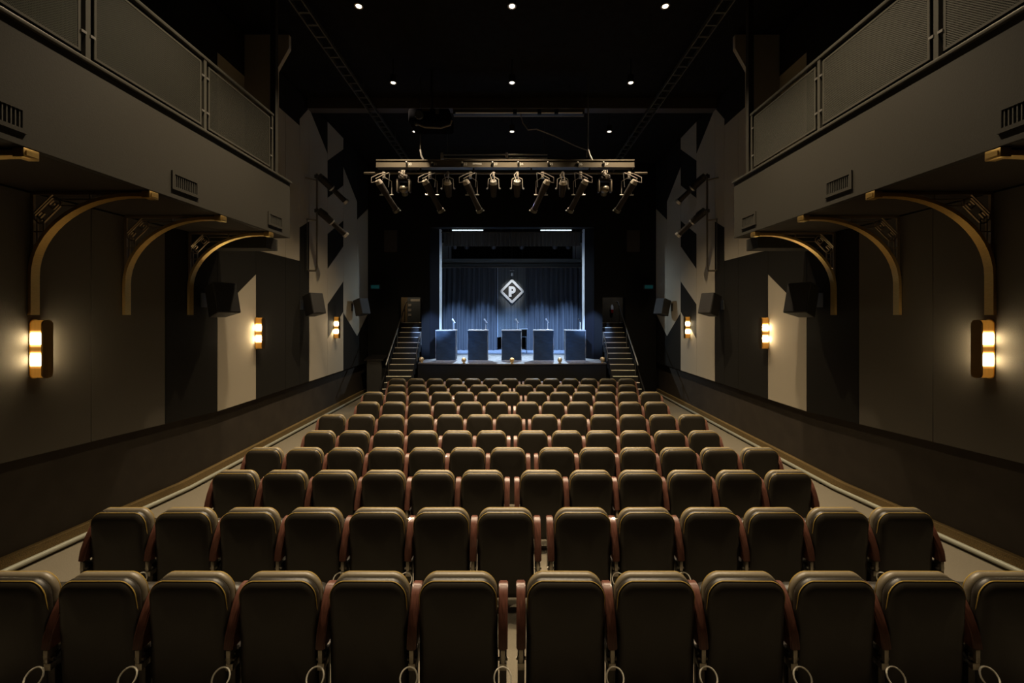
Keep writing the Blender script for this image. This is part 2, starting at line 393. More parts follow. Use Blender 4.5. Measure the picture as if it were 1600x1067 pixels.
def clip_stadium(hw, z0, z1, hh):
    """outline of the stadium between two heights"""
    def wd(z):
        e = abs(z)-(hh-hw)
        return hw if e <= 0 else math.sqrt(max(1e-6, hw*hw-e*e))
    n = 6; zs = [z0+(z1-z0)*i/n for i in range(n+1)]
    return [(wd(z), z) for z in zs]+[(-wd(z), z) for z in reversed(zs)]
def sconce(s, y, lab):
    zc = 2.43; hw, hh = .042, .315
    t = thing('wall_lamp', lab, 'lamp', (s*U, y, zc), 'brass and amber glass wall lamps')
    def pr(poly, u0, u1): return MB().prism([(y+p[0], zc+p[1]) for p in poly], 'x', s*u0, s*u1)
    pr(stadium(hw+.008, hh+.008), 5.2, 5.188).build('back_plate', M['brass'], t)
    pr(stadium(hw, hh-.002), 5.188, 5.065).build('amber_glass', GLASS, t)
    pr(stadium(hw+.008, hh+.004), 5.065, 5.045).build('front_plate', M['dark_brass'], t)
    for z in (-.19, -.055, .045, .175): pr(clip_stadium(hw+.004, z-.003, z+.003, hh), 5.187, 5.066).build('glass_rib', M['brass'], t, smooth=False)
for side, s in SIDES:
    for y, lab in ((4.455, 'tall brass wall lamp with two glowing sections below the nearest arch, %s wall' % side),
                   (8.33, 'glowing brass wall lamp on the %s wall just beyond the balcony end' % side),
                   (12.0, 'small glowing wall lamp among the diamond pattern, stage end of the %s wall' % side)):
        sconce(s, y, lab)

# ------------------------------------------------------------------ speakers
def wall_speaker(s, y, sc_, lab, u=4.9, z=3.05):
    t = thing('wall_speaker', lab, 'speaker', (s*u, y, z), 'speakers along the side walls')
    Rm = Matrix.Rotation(s*R(24), 4, 'Z') @ Matrix.Rotation(-s*R(-14), 4, 'Y')
    h = .26*sc_; wd = .19*sc_; dp = .17*sc_
    def put(b): b.xf(Matrix.Translation((s*u, y, z)) @ Rm); return b
    c = MB()
    # local: front faces -s*x (into the room)
    c.prism([(s*dp, -wd*.7), (-s*dp, -wd), (-s*dp, wd), (s*dp, wd*.7)], 'z', -h, h)
    bmesh.ops.bevel(c.bm, geom=list(c.bm.edges), offset=.008, segments=1, affect='EDGES')
    put(c).build('cabinet', M['speaker'], t, smooth=False)
    put(MB().box(-s*(dp+.012), -s*dp, -wd*.94, wd*.94, -h*.95, h*.95, .004)).build('grille', M['grille'], t, smooth=False)
    put(MB().box(s*dp*.9, s*(dp+.07), -.04, .04, -.05, .05)).build('mount', M['gunmetal'], t, smooth=False)
    MB().box(s*5.2, s*5.185, y-.07, y+.07, z-.12, z+.12).build('wall_bracket', M['gunmetal'], t, smooth=False)
for side, s in SIDES:
    wall_speaker(s, 6.9, 1.0, 'dark wedge speaker under the end of the %s balcony' % side)
    wall_speaker(s, 10.1, 1.0, 'dark wedge speaker between the two farther wall lamps, %s wall' % side)
    wall_speaker(s, 13.3, 1.0, 'dark wedge speaker nearest the stage on the %s wall' % side)

# ------------------------------------------------------------------ theatre seats
def rrect(hw, z0, z1, r, rb, g=0, n=7, taper=.03):
    """rounded outline, wide corners on top; g grows it"""
    hw += g; z0 -= g; z1 += g; r = max(.01, r+g); rb = max(.01, rb+g); P = []
    for cx, cz, rr, a0 in ((hw-r, z1-r, r, 0), (-hw+r, z1-r, r, 90), (-hw+rb, z0+rb, rb, 180), (hw-rb, z0+rb, rb, 270)):
        for i in range(n+1):
            a = R(a0+90*i/n); P.append((cx+rr*math.cos(a), cz+rr*math.sin(a)))
    return [(x*(1-taper*(z-z0)/(z1-z0)), z + .030*(1-(x/hw)**2)*(1 if z > (z0+z1)/2 else 0)) for x, z in P]
def lean(p):   # the back reclines towards the rear
    x, y, z = p; return (x, y+(.87-z)*.05, z)
def loft_back(hw, z0, z1, r, st, dome0, dome1):
    rs = []
    for y, g in st: rs.append([lean((x, y, z)) for x, z in rrect(hw, z0, z1, r, .05, g)])
    b = MB(); b.rings(rs, cap=False)
    vs = list(b.bm.verts); n = len(rs[0])
    for ring, y, dm in ((rs[0], st[0][0], dome0), (rs[-1], st[-1][0], dome1)):
        cz = (z0+z1)/2; prev = None
        rings_ = []
        for k, f in enumerate((1, .93, .75, .45)):
            off = dm*(1-f*f)
            rings_.append([(p[0]*f, p[1]+off, cz+(p[2]-cz)*f) for p in ring])
        b.rings(rings_, cap=False)
        b.bm.faces.new([b.bm.verts.new(p) for p in rings_[-1]])
    bmesh.ops.remove_doubles(b.bm, verts=b.bm.verts, dist=.0006)
    return b
HW, Z0, Z1, RC = .244, .12, .862, .088
def chair_proto():
    P = {}
    sh = loft_back(HW, Z0, Z1, RC, [(-.010, -.055), (-.007, -.038), (-.001, -.022), (.009, -.009), (.022, .0), (.038, .006), (.050, .006), (.060, .0), (.066, -.010)], -.006, 0)
    P['back_shell'] = sh.build('back_shell', M['leather'], smooth=True, ang=60, loc=(0, 0, 0))
    pts = [lean((x, .020, z)) for x, z in rrect(HW, Z0, Z1, RC, .05, .001)][:16]; pts = [(pts[0][0], pts[0][1]+.06, pts[0][2]-.36)]+pts+[(pts[-1][0], pts[-1][1]+.06, pts[-1][2]-.36)]
    P['piping'] = MB().tube(pts, .0030, 5).build('piping', M['piping'], loc=(0, 0, 0))
    cu = loft_back(HW-.004, Z0+.03, Z1+.004, RC, [(.066, -.012), (.072, .0), (.084, .007), (.098, .007), (.108, .003), (.114, -.006)], 0, .02)
    P['back_cushion'] = cu.build('back_cushion', M['leather_lit'], smooth=True, ang=60, loc=(0, 0, 0))
    pts = [lean((x, .107, z)) for x, z in rrect(HW-.004, Z0+.03, Z1+.004, RC, .05, .004)][:16]; pts = [(pts[0][0], pts[0][1]+.06, pts[0][2]-.36)]+pts+[(pts[-1][0], pts[-1][1]+.06, pts[-1][2]-.36)]
    P['cushion_piping'] = MB().tube(pts, .0030, 5).build('piping', M['piping'], loc=(0, 0, 0))
    se = MB(); rs = []
    for y, g in ((.0, -.02), (.015, 0), (.08, .004), (.105, -.02)):
        rs.append([(x, .235+y-(z-.3)*.12, z) for x, z in rrect(.232, .25, .70, .06, .04, g, 4)])
    se.rings(rs); P['seat'] = se.build('tip_up_seat', M['leather'], smooth=True, ang=60, loc=(0, 0, 0))
    pr = [(-.02, .480), (.0, .56), (.035, .66), (.085, .745), (.125, .782), (.165, .79), (.195, .775), (.195, .745), (.16, .70), (.12, .60), (.095, .50), (.09, .480)]
    a = MB(); a.prism(pr, 'x', -.029, .029)
    bmesh.ops.bevel(a.bm, geom=list(a.bm.edges), offset=.006, segments=2, affect='EDGES')
    P['armrest'] = a.build('armrest', M['wood'], smooth=True, ang=50, loc=(0, 0, 0))
    k = MB(); k.box(-.014, .014, -.015, .05, .395, .48, .006); k.cyl((-.03, .01, .41), (.03, .01, .41), .010, 8); k.box(-.022, .022, -.005, .06, .345, .39, .004)
    P['arm_bracket'] = k.build('arm_bracket', M['steel'], loc=(0, 0, 0))
    l = MB(); l.box(-.022, .022, .02, .085, .0, .44, .005); l.box(-.035, .035, -.06, .24, .0, .022, .004); l.box(-.018, .018, .05, .22, .30, .44, .004)
    P['leg'] = l.build('leg', M['chairmetal'], smooth=True, loc=(0, 0, 0))
    pts = []
    for i in range(20):
        a_ = 6.28318*i/20; r1 = .051
        px = r1*math.cos(a_); q = r1*math.sin(a_)
        pts.append((px, -.05+q*math.sin(R(35))*-1-.01, .315+q*math.cos(R(35))))
    # rear-hanging loop: lower half swings out to the back
    pts = [(p[0], -.035+(p[2]-.372)*.7, p[2]+.05) for p in pts]
    P['cable_loop'] = MB().tube(pts, .005, 6, closed=True).build('cable_loop', M['loop'], loc=(0, 0, 0))
    return P
PR = chair_proto()
pitch = .56
rowD = [2.52, 3.53, 4.59, 5.59, 6.63, 7.72, 8.87, 10.03, 11.07, 12.15]
rown = ['nearest row', 'second row from the camera', 'third row from the camera', 'fourth row from the camera', 'fifth row from the camera',
        'fifth row from the stage', 'fourth row from the stage', 'third row from the stage', 'second row from the stage', 'row closest to the stage']
numw = ['first', 'second', 'third', 'fourth', 'fifth', 'sixth', 'seventh']
used = set()
def cp(key, parent, loc=(0, 0, 0)):
    src = PR[key]
    if key in used: o = src.copy(); C.objects.link(o)
    else: o = src; used.add(key)
    o.parent = parent; o.location = loc; return o
for ri, d in enumerate(rowD):
    odd = ri % 2 == 1
    gx = pitch/2 if odd else 0.
    left_n, right_n = (7, 6) if odd else (6, 6)
    for sd, n in ((-1, left_n), (1, right_n)):
        for k in range(n):
            x = gx+sd*(.056+pitch*(k+.5)); fl = fz(d)
            end = k == n-1
            if end: q = 'aisle seat at the %s end' % ('left' if sd < 0 else 'right')
            else: q = '%s seat %s of the centre gap' % (numw[k], 'left' if sd < 0 else 'right')
            t = thing('theatre_seat', 'dark leather tip-up seat, %s, %s' % (rown[ri], q), 'seat', (x, d, fl), 'dark leather theatre seats in ten rows')
            h = random.uniform(-.6, .6); t.rotation_euler.z = R(h)
            sh = cp('back_shell', t); cp('piping', sh)
            cu = cp('back_cushion', t); cp('cushion_piping', cu); cp('seat', t)
            xs = [-sd*pitch/2]+([sd*pitch/2] if end else [])     # arm on the side of the gap, both on the end seat
            for ax in xs:
                cp('armrest', t, (ax, 0, 0)); cp('arm_bracket', t, (ax, 0, 0)); cp('leg', t, (ax, 0, 0))
                if not (end and ax == sd*pitch/2 and ri > 0) and not (k == 0 and sd > 0 and ax < 0): cp('cable_loop', t, (ax, 0, 0))

# ------------------------------------------------------------------ stairs
for side, s in SIDES:
    t = thing('stairs', '%s hand stairs beside the stage with pale nosings on black steps' % side, 'stairs', (s*3.68, 13.9, 0))
    for k in range(14, -1, -1):
        y = 15.3-.2*k; z = 2.5-.17*k
        y1 = min(y+.2, 15.3+.0) if k else 15.3
        if k == 0: continue
        st_ = MB().box(s*3.275, s*4.09, y, y+.2, max(.012, z-.34) if k < 14 else .012, z).build('step', M['step'], t, smooth=False)
        MB().box(s*3.28, s*4.085, y-.012, y+.035, z-.006, z+.012).build('nosing', M['nosing'], st_, smooth=False)
    MB().box(s*3.29, s*4.08, 15.3-.012, 15.34, 2.5, 2.512).build('nosing', M['nosing'], t, smooth=False)
    MB().prism([(12.45, .012), (12.45, .25), (14.79, 2.2), (14.79, .012)], 'x', s*4.09, s*4.13).build('stringer', M['black'], t, smooth=False)
    hr = thing('stair_handrail', 'long metal handrail on the outer side of the %s stairs' % side, 'handrail', (s*4.02, 13.3, 0))
    MB().tube([(s*4.02, 13.05, 1.20), (s*4.02, 13.3, 1.42), (s*4.02, 15.55, 3.27), (s*4.02, 15.62, 3.30), (s*3.92, 15.66, 3.30)], .022, 8).build('rail', M['steel'], hr)
    for y, z in ((13.35, .80), (14.35, 1.65), (15.35, 2.5)):
        MB().cyl((s*4.02, y, z), (s*4.02, y, z+.65), .014, 8).build('post', M['gunmetal'], hr)
    h2 = thing('short_handrail', 'short pale handrail where the %s stairs meet the stage' % side, 'handrail', (s*3.2, 13.9, 1.2))
    MB().tube([(s*3.19, 13.75, 1.25), (s*3.2, 13.72, 1.52), (s*3.24, 14.1, 1.78), (s*3.25, 14.6, 2.2)], .016, 8).build('rail', M['steel'], h2)
    MB().cyl((s*3.25, 14.6, 2.2), (s*3.25, 14.62, 1.73), .016, 8).build('post', M['steel'], h2)

# lectern beside the left stairs
t = thing('usher_stand', 'dark usher stand with sloping top in the far left corner', 'stand', (-4.75, 14.4, 0))
MB().box(-5.02, -4.5, 14.15, 14.6, .012, 1.22, .006).build('body', mat('stand_body', (.05, .048, .045), .5), t, smooth=False)
MB().prism([(14.08, 1.22), (14.65, 1.22), (14.65, 1.38), (14.08, 1.27)], 'x', -5.08, -4.42).build('sloping_top', M['chairmetal'], t, smooth=False)
MB().tube([(-4.95, 14.4, 1.33), (-5.0, 14.3, 1.5), (-5.06, 14.2, 1.72)], .008, 6).build('reading_light', M['chairmetal'], t)
# things at the head of the stairs
t = thing('equipment_cabinet', 'grey metal cabinet on the landing above the left stairs', 'cabinet', (-4.05, 17.0, 2.5))
MB().box(-4.32, -3.78, 16.9, 17.25, 2.5, 3.55, .006).build('body', mat('cab_grey', (.05, .055, .06), .5), t, smooth=False)
MB().box(-4.18, -3.80, 16.89, 16.9, 3.36, 3.45).build('top_label', M['fixture_end'], t, smooth=False)
for z in (2.75, 2.95, 3.15): MB().box(-4.28, -4.15, 16.885, 16.9, z, z+.1).build('panel', M['fixture_end'], t, smooth=False)
t = thing('fire_extinguisher', 'small red and white fire extinguisher on the landing above the right stairs', 'extinguisher', (4.2, 17.2, 2.88))
MB().lathe((4.2, 17.2, 2.88), [(.05, 0), (.06, .02), (.06, .14)], 12).build('cylinder_base', M['red'], t)
MB().lathe((4.2, 17.2, 3.02), [(.06, 0), (.06, .13), (.03, .19), (.015, .22)], 12).build('cylinder_top', M['white'], t)
MB().box(4.17, 4.23, 17.24, 17.299, 2.95, 3.1).build('wall_hook', M['chairmetal'], t, smooth=False)
for side, s in SIDES:
    t = thing('exit_lamp', 'small dim teal light box on the black wall by the %s corner' % side, 'light', (s*4.95, YF-.05, 3.75))
    MB().box(s*4.75, s*5.1, YF-.06, YF-.001, 3.72, 3.9, .006).build('housing', M['chairmetal'], t, smooth=False)
    MB().box(s*4.78, s*5.07, YF-.066, YF-.06, 3.75, 3.87).build('lens', M['teal'], t, smooth=False)

# ------------------------------------------------------------------ on the stage
def drape_box(x0, x1, y0, y1, z0, z1, seed):
    rnd = random.Random(seed); b = MB(); rs = []; ph = [rnd.uniform(0, 6) for _ in range(4)]
    for j in range(13):
        z = z0+(z1-z0)*j/12; ring = []
        for (a, c, n) in (((x0, y0), (x1, y0), 12), ((x1, y0), (x1, y1), 8), ((x1, y1), (x0, y1), 12), ((x0, y1), (x0, y0), 8)):
            for i in range(n):
                t_ = i/n; x = a[0]+(c[0]-a[0])*t_; y = a[1]+(c[1]-a[1])*t_
                o = .006*math.sin(9*t_+ph[0]+j*1.1)+.005*math.sin(17*t_-j*.8+ph[1])
                x += o*(1 if x > (x0+x1)/2 else -1)*(0 if y == y0 and 0 < t_ < 1 else 1); y += -o if y < (y0+y1)/2 else o
                ring.append((x, y, z))
        rs.append(ring)
    b.rings(rs); return b
plab = ['farthest left', 'second from the left', 'centre of the row', 'second from the right', 'farthest right']
PX = [-2.285, -1.18, -.017, 1.09, 2.19]
MX = [-2.03, -.915, .18, 1.24, 2.38]
for i, x in enumerate(PX):
    t = thing('podium', 'box podium covered in dark blue-black cloth on the stage, %s' % plab[i], 'podium', (x, 14.33, 1.2), 'five cloth covered podiums on the stage')
    drape_box(x-.335, x+.335, 14.12, 14.55, 1.235, 2.245, i).build('cloth_cover', M['drape'], t, ang=80)
    MB().box(x-.35, x+.35, 14.10, 14.57, 2.245, 2.28, .004).build('top_board', M['podium_edge'], t, smooth=False)
    MB().box(x-.345, x+.345, 14.105, 14.565, 1.201, 1.235, .003).build('base_board', M['podium_edge'], t, smooth=False)
    for sx in (-1, 1): MB().box(x+sx*.343, x+sx*.351, 14.12, 14.135, 1.236, 2.244).build('edge_strip', M['podium_edge'], t, smooth=False)
    mx = MX[i]; mt = thing('microphone', 'silver microphone on a short desk stand, on the podium %s' % plab[i], 'microphone', (mx, 14.3, 2.281), 'podium microphones')
    MB().lathe((mx, 14.3, 2.281), [(.06, 0), (.06, .012), (.012, .022)], 14).build('base', M['fixture_end'], mt)
    MB().cyl((mx, 14.3, 2.295), (mx, 14.3, 2.55), .009, 8).build('stem', M['mic'], mt)
    MB().tube([(mx+.045, 14.31, 2.52), (mx-.03, 14.33, 2.62)], .016, 8, r2=.022).build('handle', M['mic'] if i < 4 else M['chairmetal'], mt)
    MB().sphere((mx-.045, 14.335, 2.64), .032).build('mic_head', M['mic'] if i < 4 else M['chairmetal'], mt)
flab = ['at the far left end', 'between the two left podiums', 'in front of the centre podium', 'between the two right podiums', 'at the far right end']
for i, x in enumerate((-3.02, -1.59, 0, 1.58, 3.02)):
    y = 13.37+.25*(abs(x)/3.13)**2.2+.10
    t = thing('footlight', 'round gold footlight on the stage lip, %s' % flab[i], 'footlight', (x, y, 1.2), 'gold footlights on the stage lip')
    MB().lathe((x, y, 1.2), [(.05, 0), (.05, .02), (.03, .03), (.03, .05)], 12).build('foot', M['gold'], t)
    MB().sphere((x, y, 1.315), .078, u=16, v=10).build('globe', M['gold'], t)
    f = MB()
    for k in range(-2, 3): f.tube([(x+k*.028, y-.078*math.cos(a*.6), 1.315+.08*math.sin(a)) for a in (-1.2, -.6, 0, .6, 1.2)], .005, 5)
    f.build('shell_ribs', M['gold'], t)

def curtain(x0, x1, y, z0, z1, fold, amp, name, label, m='curtain', flare=0):
    b = MB(); n = int((x1-x0)/fold*10); rnd = random.Random(int(x0*100)+5)
    ph = 0; pts = []
    for i in range(n+1):
        x = x0+(x1-x0)*i/n; ph += 6.283/10*rnd.uniform(.6, 1.5); pts.append((x, ph))
    rs = []
    for j in range(7):
        z = z1+(z0-z1)*j/6; A = amp*(.55+.45*j/6)
        rs.append([(x+.012*math.sin(p*.7+j*.2), y-A*math.sin(p+.06*j), z) for x, p in pts])
    V = [[b.bm.verts.new(p) for p in r] for r in rs]; Bk = [[b.bm.verts.new((p[0], p[1]+.012, p[2])) for p in r] for r in rs]
    for L in (V, Bk):
        for a, c in zip(L, L[1:]):
            for i in range(n): b.bm.faces.new((a[i], a[i+1], c[i+1], c[i]))
    for a, c in ((V[0], Bk[0]), (V[-1], Bk[-1])):
        for i in range(n): b.bm.faces.new((a[i], a[i+1], c[i+1], c[i]))
    return tag(b.build(name, M[m], ang=80), label, 'curtain')
curtain(-3.15, -.66, 18.6, 1.205, 5.0, .24, .085, 'stage_curtain', 'black pleated stage curtain left of the ribbed board')
curtain(.62, 3.15, 18.6, 1.205, 5.0, .24, .085, 'stage_curtain', 'black pleated stage curtain right of the ribbed board')
vt = thing('valance', 'short black valance across the top of the stage opening', 'curtain', (0, 15.62, 5.42))
vc = curtain(-2.62, 2.62, 15.62, 5.42, 5.95, .16, .03, 'valance_cloth', None); del vc['category']; vl = vc.location.copy(); vc.parent = vt; vc.location = vl-ORG[vt.name]
MB().cyl((-2.7, 15.62, 5.95), (2.7, 15.62, 5.95), .025, 8).build('rod', M['chairmetal'], vt)
for x in (-2.2, 0, 2.2): MB().cyl((x, 15.62, 5.95), (x, 15.62, 7.299), .01, 6).build('hanger', M['chairmetal'], vt)
t = thing('border_rail', 'dark grey horizontal border above the stage curtains', 'border', (0, 18.0, 4.9))
MB().box(-3.15, 3.15, 18.0, 18.05, 5.06, 5.27, .004).build('upper_band', mat('border_a', (.10, .12, .13), .6), t, smooth=False)
MB().box(-3.15, 3.15, 17.95, 18.06, 4.90, 5.05, .004).build('lower_band', mat('border_b', (.04, .05, .055), .6), t, smooth=False)
MB().box(-3.15, 3.15, 17.93, 18.07, 4.875, 4.90, .003).build('bottom_edge', M['raceway'], t, smooth=False)
for x in (-2.8, 0, 2.8): MB().cyl((x, 18.03, 5.0), (x, 18.03, 7.299), .01, 6).build('hanger', M['chairmetal'], t)
for side, s in SIDES:
    tag(MB().box(s*2.69, s*2.73, 15.2, 15.72, 1.205, 6.05, .004).build('pale_leg', M['leg_flat'], smooth=False), 'narrow pale vertical flat just inside the %s edge of the stage opening' % side, 'flat')
    tag(MB().box(s*2.95, s*3.45, 19.9, 19.95, 1.205, 6.3).build('high_flat', M['leg_flat'], smooth=False), 'pale panel glimpsed high at the %s back of the stage' % side, 'panel')
# ribbed board and sign
t = thing('ribbed_board', 'grey vertically ribbed board hanging between the curtains', 'board', (0, 18.75, 1.75))
MB().box(-.655, .63, 18.74, 18.78, 1.78, 5.0).build('back_panel', M['black'], t, smooth=False)
for k in range(24):
    x = -.65+1.27*(k+.5)/24; MB().box(x-.016, x+.016, 18.72, 18.74, 1.79, 4.98, .004).build('rib', M['ribs'], t, smooth=False)
for x in (-.5, .48): MB().cyl((x, 18.76, 5.0), (x, 18.76, 7.299), .008, 6).build('hanger', M['chairmetal'], t)
for x in (-.665, .63): MB().box(x, x+.02, 18.71, 18.78, 1.78, 5.0).build('edge_strip', M['leg_flat'], t, smooth=False)
cz = 3.875
t = thing('diamond_sign', 'pale diamond-shaped sign with the letter P on the ribbed board', 'sign', (0, 18.66, cz-.57))
def dia(h, c): return [(h-c, c), (c, h-c), (-c, h-c), (-h+c, c), (-h+c, -c), (-c, -h+c), (c, -h+c), (h-c, -c)]
o_, i_ = dia(.57, .04), dia(.42, .005)
b = MB(); vo = []
for y in (18.62, 18.70):
    vo.append([b.bm.verts.new((p[0], y, cz+p[1])) for p in o_]); vo.append([b.bm.verts.new((p[0], y, cz+p[1])) for p in i_])
for i in range(8):
    j = (i+1) % 8
    b.bm.faces.new((vo[0][i], vo[0][j], vo[1][j], vo[1][i])); b.bm.faces.new((vo[2][i], vo[2][j], vo[3][j], vo[3][i]))
    b.bm.faces.new((vo[0][i], vo[0][j], vo[2][j], vo[2][i])); b.bm.faces.new((vo[1][i], vo[1][j], vo[3][j], vo[3][i]))
b.build('diamond_frame', M['sign'], t, smooth=False)
MB().prism([(p[0], cz+p[1]) for p in dia(.43, .0051)], 'y', 18.69, 18.715).build('dark_inset', M['chairmetal'], t, smooth=False)
# letter P: slab stem and round bowl with a counter
b = MB(); x0, x1, z0_, z1_ = -.14, .17, cz-.25, cz+.23
b.box(-.15, -.02, 18.63, 18.70, z0_, z1_); b.box(-.02, .0, 18.63, 18.70, z1_-.12, z1_); b.box(-.02, .0, 18.63, 18.70, z1_-.34, z1_-.22)
arc_ = [(.0+.11*math.cos(R(a)), z1_-.17+.11*math.sin(R(a))) for a in range(-90, 91, 15)]
b.strip(arc_, 'y', 18.63, 18.70, .12)
b.build('letter_p', M['sign'], t, smooth=False)
t = thing('picture_light', 'small silver spotlight above the diamond sign', 'lamp', (0, 18.5, 4.55))
MB().tube([(0, 18.73, 4.78), (0, 18.5, 4.78), (0, 18.5, 4.68)], .012, 8).build('arm', M['chairmetal'], t)
MB().cyl((0, 18.5, 4.7), (0, 18.56, 4.58), .05, 12, r2=.06).build('head', M['silver'], t)
for x in (-.08, 0, .08): MB().sphere((x, 18.48, 4.80), .022).build('clamp_bolt', M['silver'], t)
t = thing('side_table', 'small dark table seen behind the centre podium', 'table', (.46, 17.1, 1.2))
MB().box(.30, .66, 16.95, 17.3, 2.19, 2.22, .004).build('top', M['podium_edge'], t, smooth=False)
MB().box(.36, .62, 17.0, 17.25, 1.9, 2.19, .004).build('body', M['black'], t, smooth=False)
for x in (.37, .61):
    for y in (17.01, 17.24): MB().box(x-.012, x+.012, y-.012, y+.012, 1.201, 1.9).build('leg', M['black'], t, smooth=False)
for lab, x0, x1 in (('left', -2.22, -1.03), ('right', 1.03, 2.22)):
    t = thing('strip_light', 'thin white strip light at the %s of the stage header' % lab, 'light', ((x0+x1)/2, 15.08, 5.9))
    MB().box(x0, x1, 15.05, 15.11, 5.93, 5.97, .003).build('housing', M['chairmetal'], t, smooth=False)
    for k in range(6):
        a = x0+.02+(x1-x0-.04)*k/6; MB().box(a, a+(x1-x0-.04)/6-.012, 15.04, 15.09, 5.895, 5.93, .003).build('lens', M['strip_lens'], t, smooth=False)

# stage lights behind the valance
t = thing('stage_pipe', 'black lighting pipe above the stage behind the valance', 'pipe', (0, 16.6, 5.75))
MB().cyl((-3.1, 16.6, 5.85), (3.1, 16.6, 5.85), .025, 10).build('pipe', M['chairmetal'], t)
for x in (-2.4, 0, 2.4): MB().cyl((x, 16.6, 5.85), (x, 16.6, 7.3), .008, 6).build('hanger', M['chairmetal'], t)
sl = [(-2.35, 'first'), (-1.85, 'second'), (-.75, 'third'), (.4, 'fourth'), (1.75, 'fifth'), (2.3, 'sixth')]
for x, nn in sl:
    t = thing('stage_can', 'dark round stage light behind the valance, %s from the left' % nn, 'stage light', (x, 16.6, 5.5), 'stage lights behind the valance')
    MB().tube([(x, 16.6, 5.87), (x, 16.6, 5.74)], .012, 6).build('clamp', M['silver'], t)
    MB().cyl((x, 16.5, 5.72), (x, 16.75, 5.55), .085, 14, r2=.10).build('can', M['fixture'], t)
    MB().cyl((x, 16.485, 5.73), (x, 16.5, 5.72), .055, 12).build('end_cap', M['fixture_end'], t)
    MB().sphere((x+.12, 16.5, 5.68), .035).build('knob', M['silver'], t)

# ------------------------------------------------------------------ ceiling: beam, trays, cans, truss
tag(MB().box(-5.18, 5.18, 10.35, 10.6, 8.02, ZC-.005, .006).build('ceiling_beam', mat('beam', (.05, .04, .032), .6), smooth=False), 'dark beam crossing the ceiling above the projector', 'beam')
for side, s in SIDES:
    t = thing('cable_tray', 'ladder cable tray running along the ceiling on the %s' % side, 'cable tray', (s*3.5, 8, 7.85))
    for u in (3.40, 3.60): MB().box(s*(u-.012), s*(u+.012), 3.5, 14.6, 7.88, 7.95).build('side_rail', M['gunmetal'], t, smooth=False)
    for k in range(37):
        y = 3.6+k*.3; MB().box(s*3.40, s*3.60, y-.02, y+.02, 7.885, 7.905).build('rung', M['gunmetal'], t, smooth=False)
    for y in (4.2, 6.9, 9.6, 12.3): MB().box(s*3.5-.01, s*3.5+.01, y-.01, y+.01, 7.9, ZC-.003).build('hanger', M['gunmetal'], t, smooth=False)
cn = {-1: 'left', 0: 'centre', 1: 'right'}
for y, zl, rn in ((.9, 8.0, 'above the camera'), (2.9, 8.0, 'out of frame in front of the camera'), (4.87, 7.98, 'out of frame above the balcony'), (6.84, 7.96, 'front-most visible row'), (8.83, 7.81, 'middle row'), (10.78, 7.63, 'row nearest the stage')):
    for i in (-1, 0, 1):
        x = i*2.56
        vis = y > 6
        t = thing('ceiling_can', '%s round ceiling downlight, %s, %s' % ('glowing' if y > 2 else 'unlit', rn, cn[i]), 'downlight', (x, y, zl), 'ceiling downlights')
        MB().lathe((x, y, zl), [(.06, .0), (.075, -.004), (.075, .14), (.03, .15)], 16).build('housing', M['chairmetal'], t)
        MB().cyl((x, y, zl+.14), (x, y, ZC-.003), .012, 8).build('stem', M['chairmetal'], t)
        MB().lathe((x, y, zl-.006), [(.046, 0), (.046, .004)], 14).build('lens', M['can_lens' if y > 2 else 'fixture_end'], t)
        MB().strip([(x+.062*math.cos(R(a)), y+.062*math.sin(R(a))) for a in range(0, 361, 20)], 'z', zl-.01, zl, .022).build('trim_ring', M['fixture_end'], t)
        if y < 2: continue      # the rearmost row is switched off, the next one dimmed
        ld = bpy.data.lights.new('can_beam', 'SPOT'); ld.energy = CAN_W*8*(.18 if y < 4 else 1.7 if y < 5 else 1); ld.color = CAN_COL; ld.spot_size = R(90); ld.spot_blend = 1; ld.shadow_soft_size = .05
        lo = bpy.data.objects.new('can_beam', ld); C.objects.link(lo); lo.parent = t; lo.location = (0, 0, -.03)

# screen beam and projector
t = thing('screen_beam', 'long pale-edged metal case hanging in front of the ceiling beam', 'metal beam', (.15, 9.75, 7.5))
MB().box(-1.40, 1.72, 9.73, 9.88, 7.575, 7.69, .004).build('case', M['chairmetal'], t, smooth=False)
MB().box(-1.40, 1.72, 9.705, 9.728, 7.635, 7.69).build('upper_lip', M['raceway'], t, smooth=False)
MB().box(-1.34, 1.67, 9.69, 9.728, 7.58, 7.60).build('lower_lip', M['pale_strip'], t, smooth=False)
MB().cyl((-1.38, 9.71, 7.51), (1.7, 9.71, 7.51), .01, 8).build('wire_bar', M['steel'], t)
for x in (.07, .65, 1.05): MB().box(x-.045, x+.045, 9.66, 9.75, 7.56, 7.65, .006).build('clamp', M['black'], t, smooth=False)
for x in (-1.15, 0, 1.4): MB().cyl((x, 9.8, 7.69), (x, 9.8, ZC-.003), .01, 6).build('hanger', M['chairmetal'], t)
t = thing('projector', 'dark projector hanging from the ceiling left of centre', 'projector', (-1.75, 9.0, 6.9))
MB().box(-2.25, -1.35, 8.85, 9.5, 6.98, 7.28, .05).build('body', mat('projector_shell', (.004, .004, .005), .9, spec=0), t)
MB().cyl((-2.0, 8.84, 7.1), (-2.0, 8.78, 7.1), .09, 16).build('lens_ring', M['gunmetal'], t)
MB().box(-1.95, -1.78, 8.835, 8.85, 7.20, 7.25).build('label_plate', M['dark_brass'], t, smooth=False)
MB().box(-1.65, -1.58, 8.835, 8.85, 7.14, 7.25).build('label_plate', M['gunmetal'], t, smooth=False)
MB().cyl((-1.8, 9.2, 7.28), (-1.8, 9.2, ZC-.003), .03, 10).build('mount_pole', M['chairmetal'], t)
MB().tube([(-2.1, 8.95, 6.98), (-1.9, 8.9, 6.88), (-1.55, 8.9, 6.86), (-1.35, 8.95, 6.95), (-1.32, 8.95, 7.05)], .02, 8).build('cable_bundle', M['cable'], t)
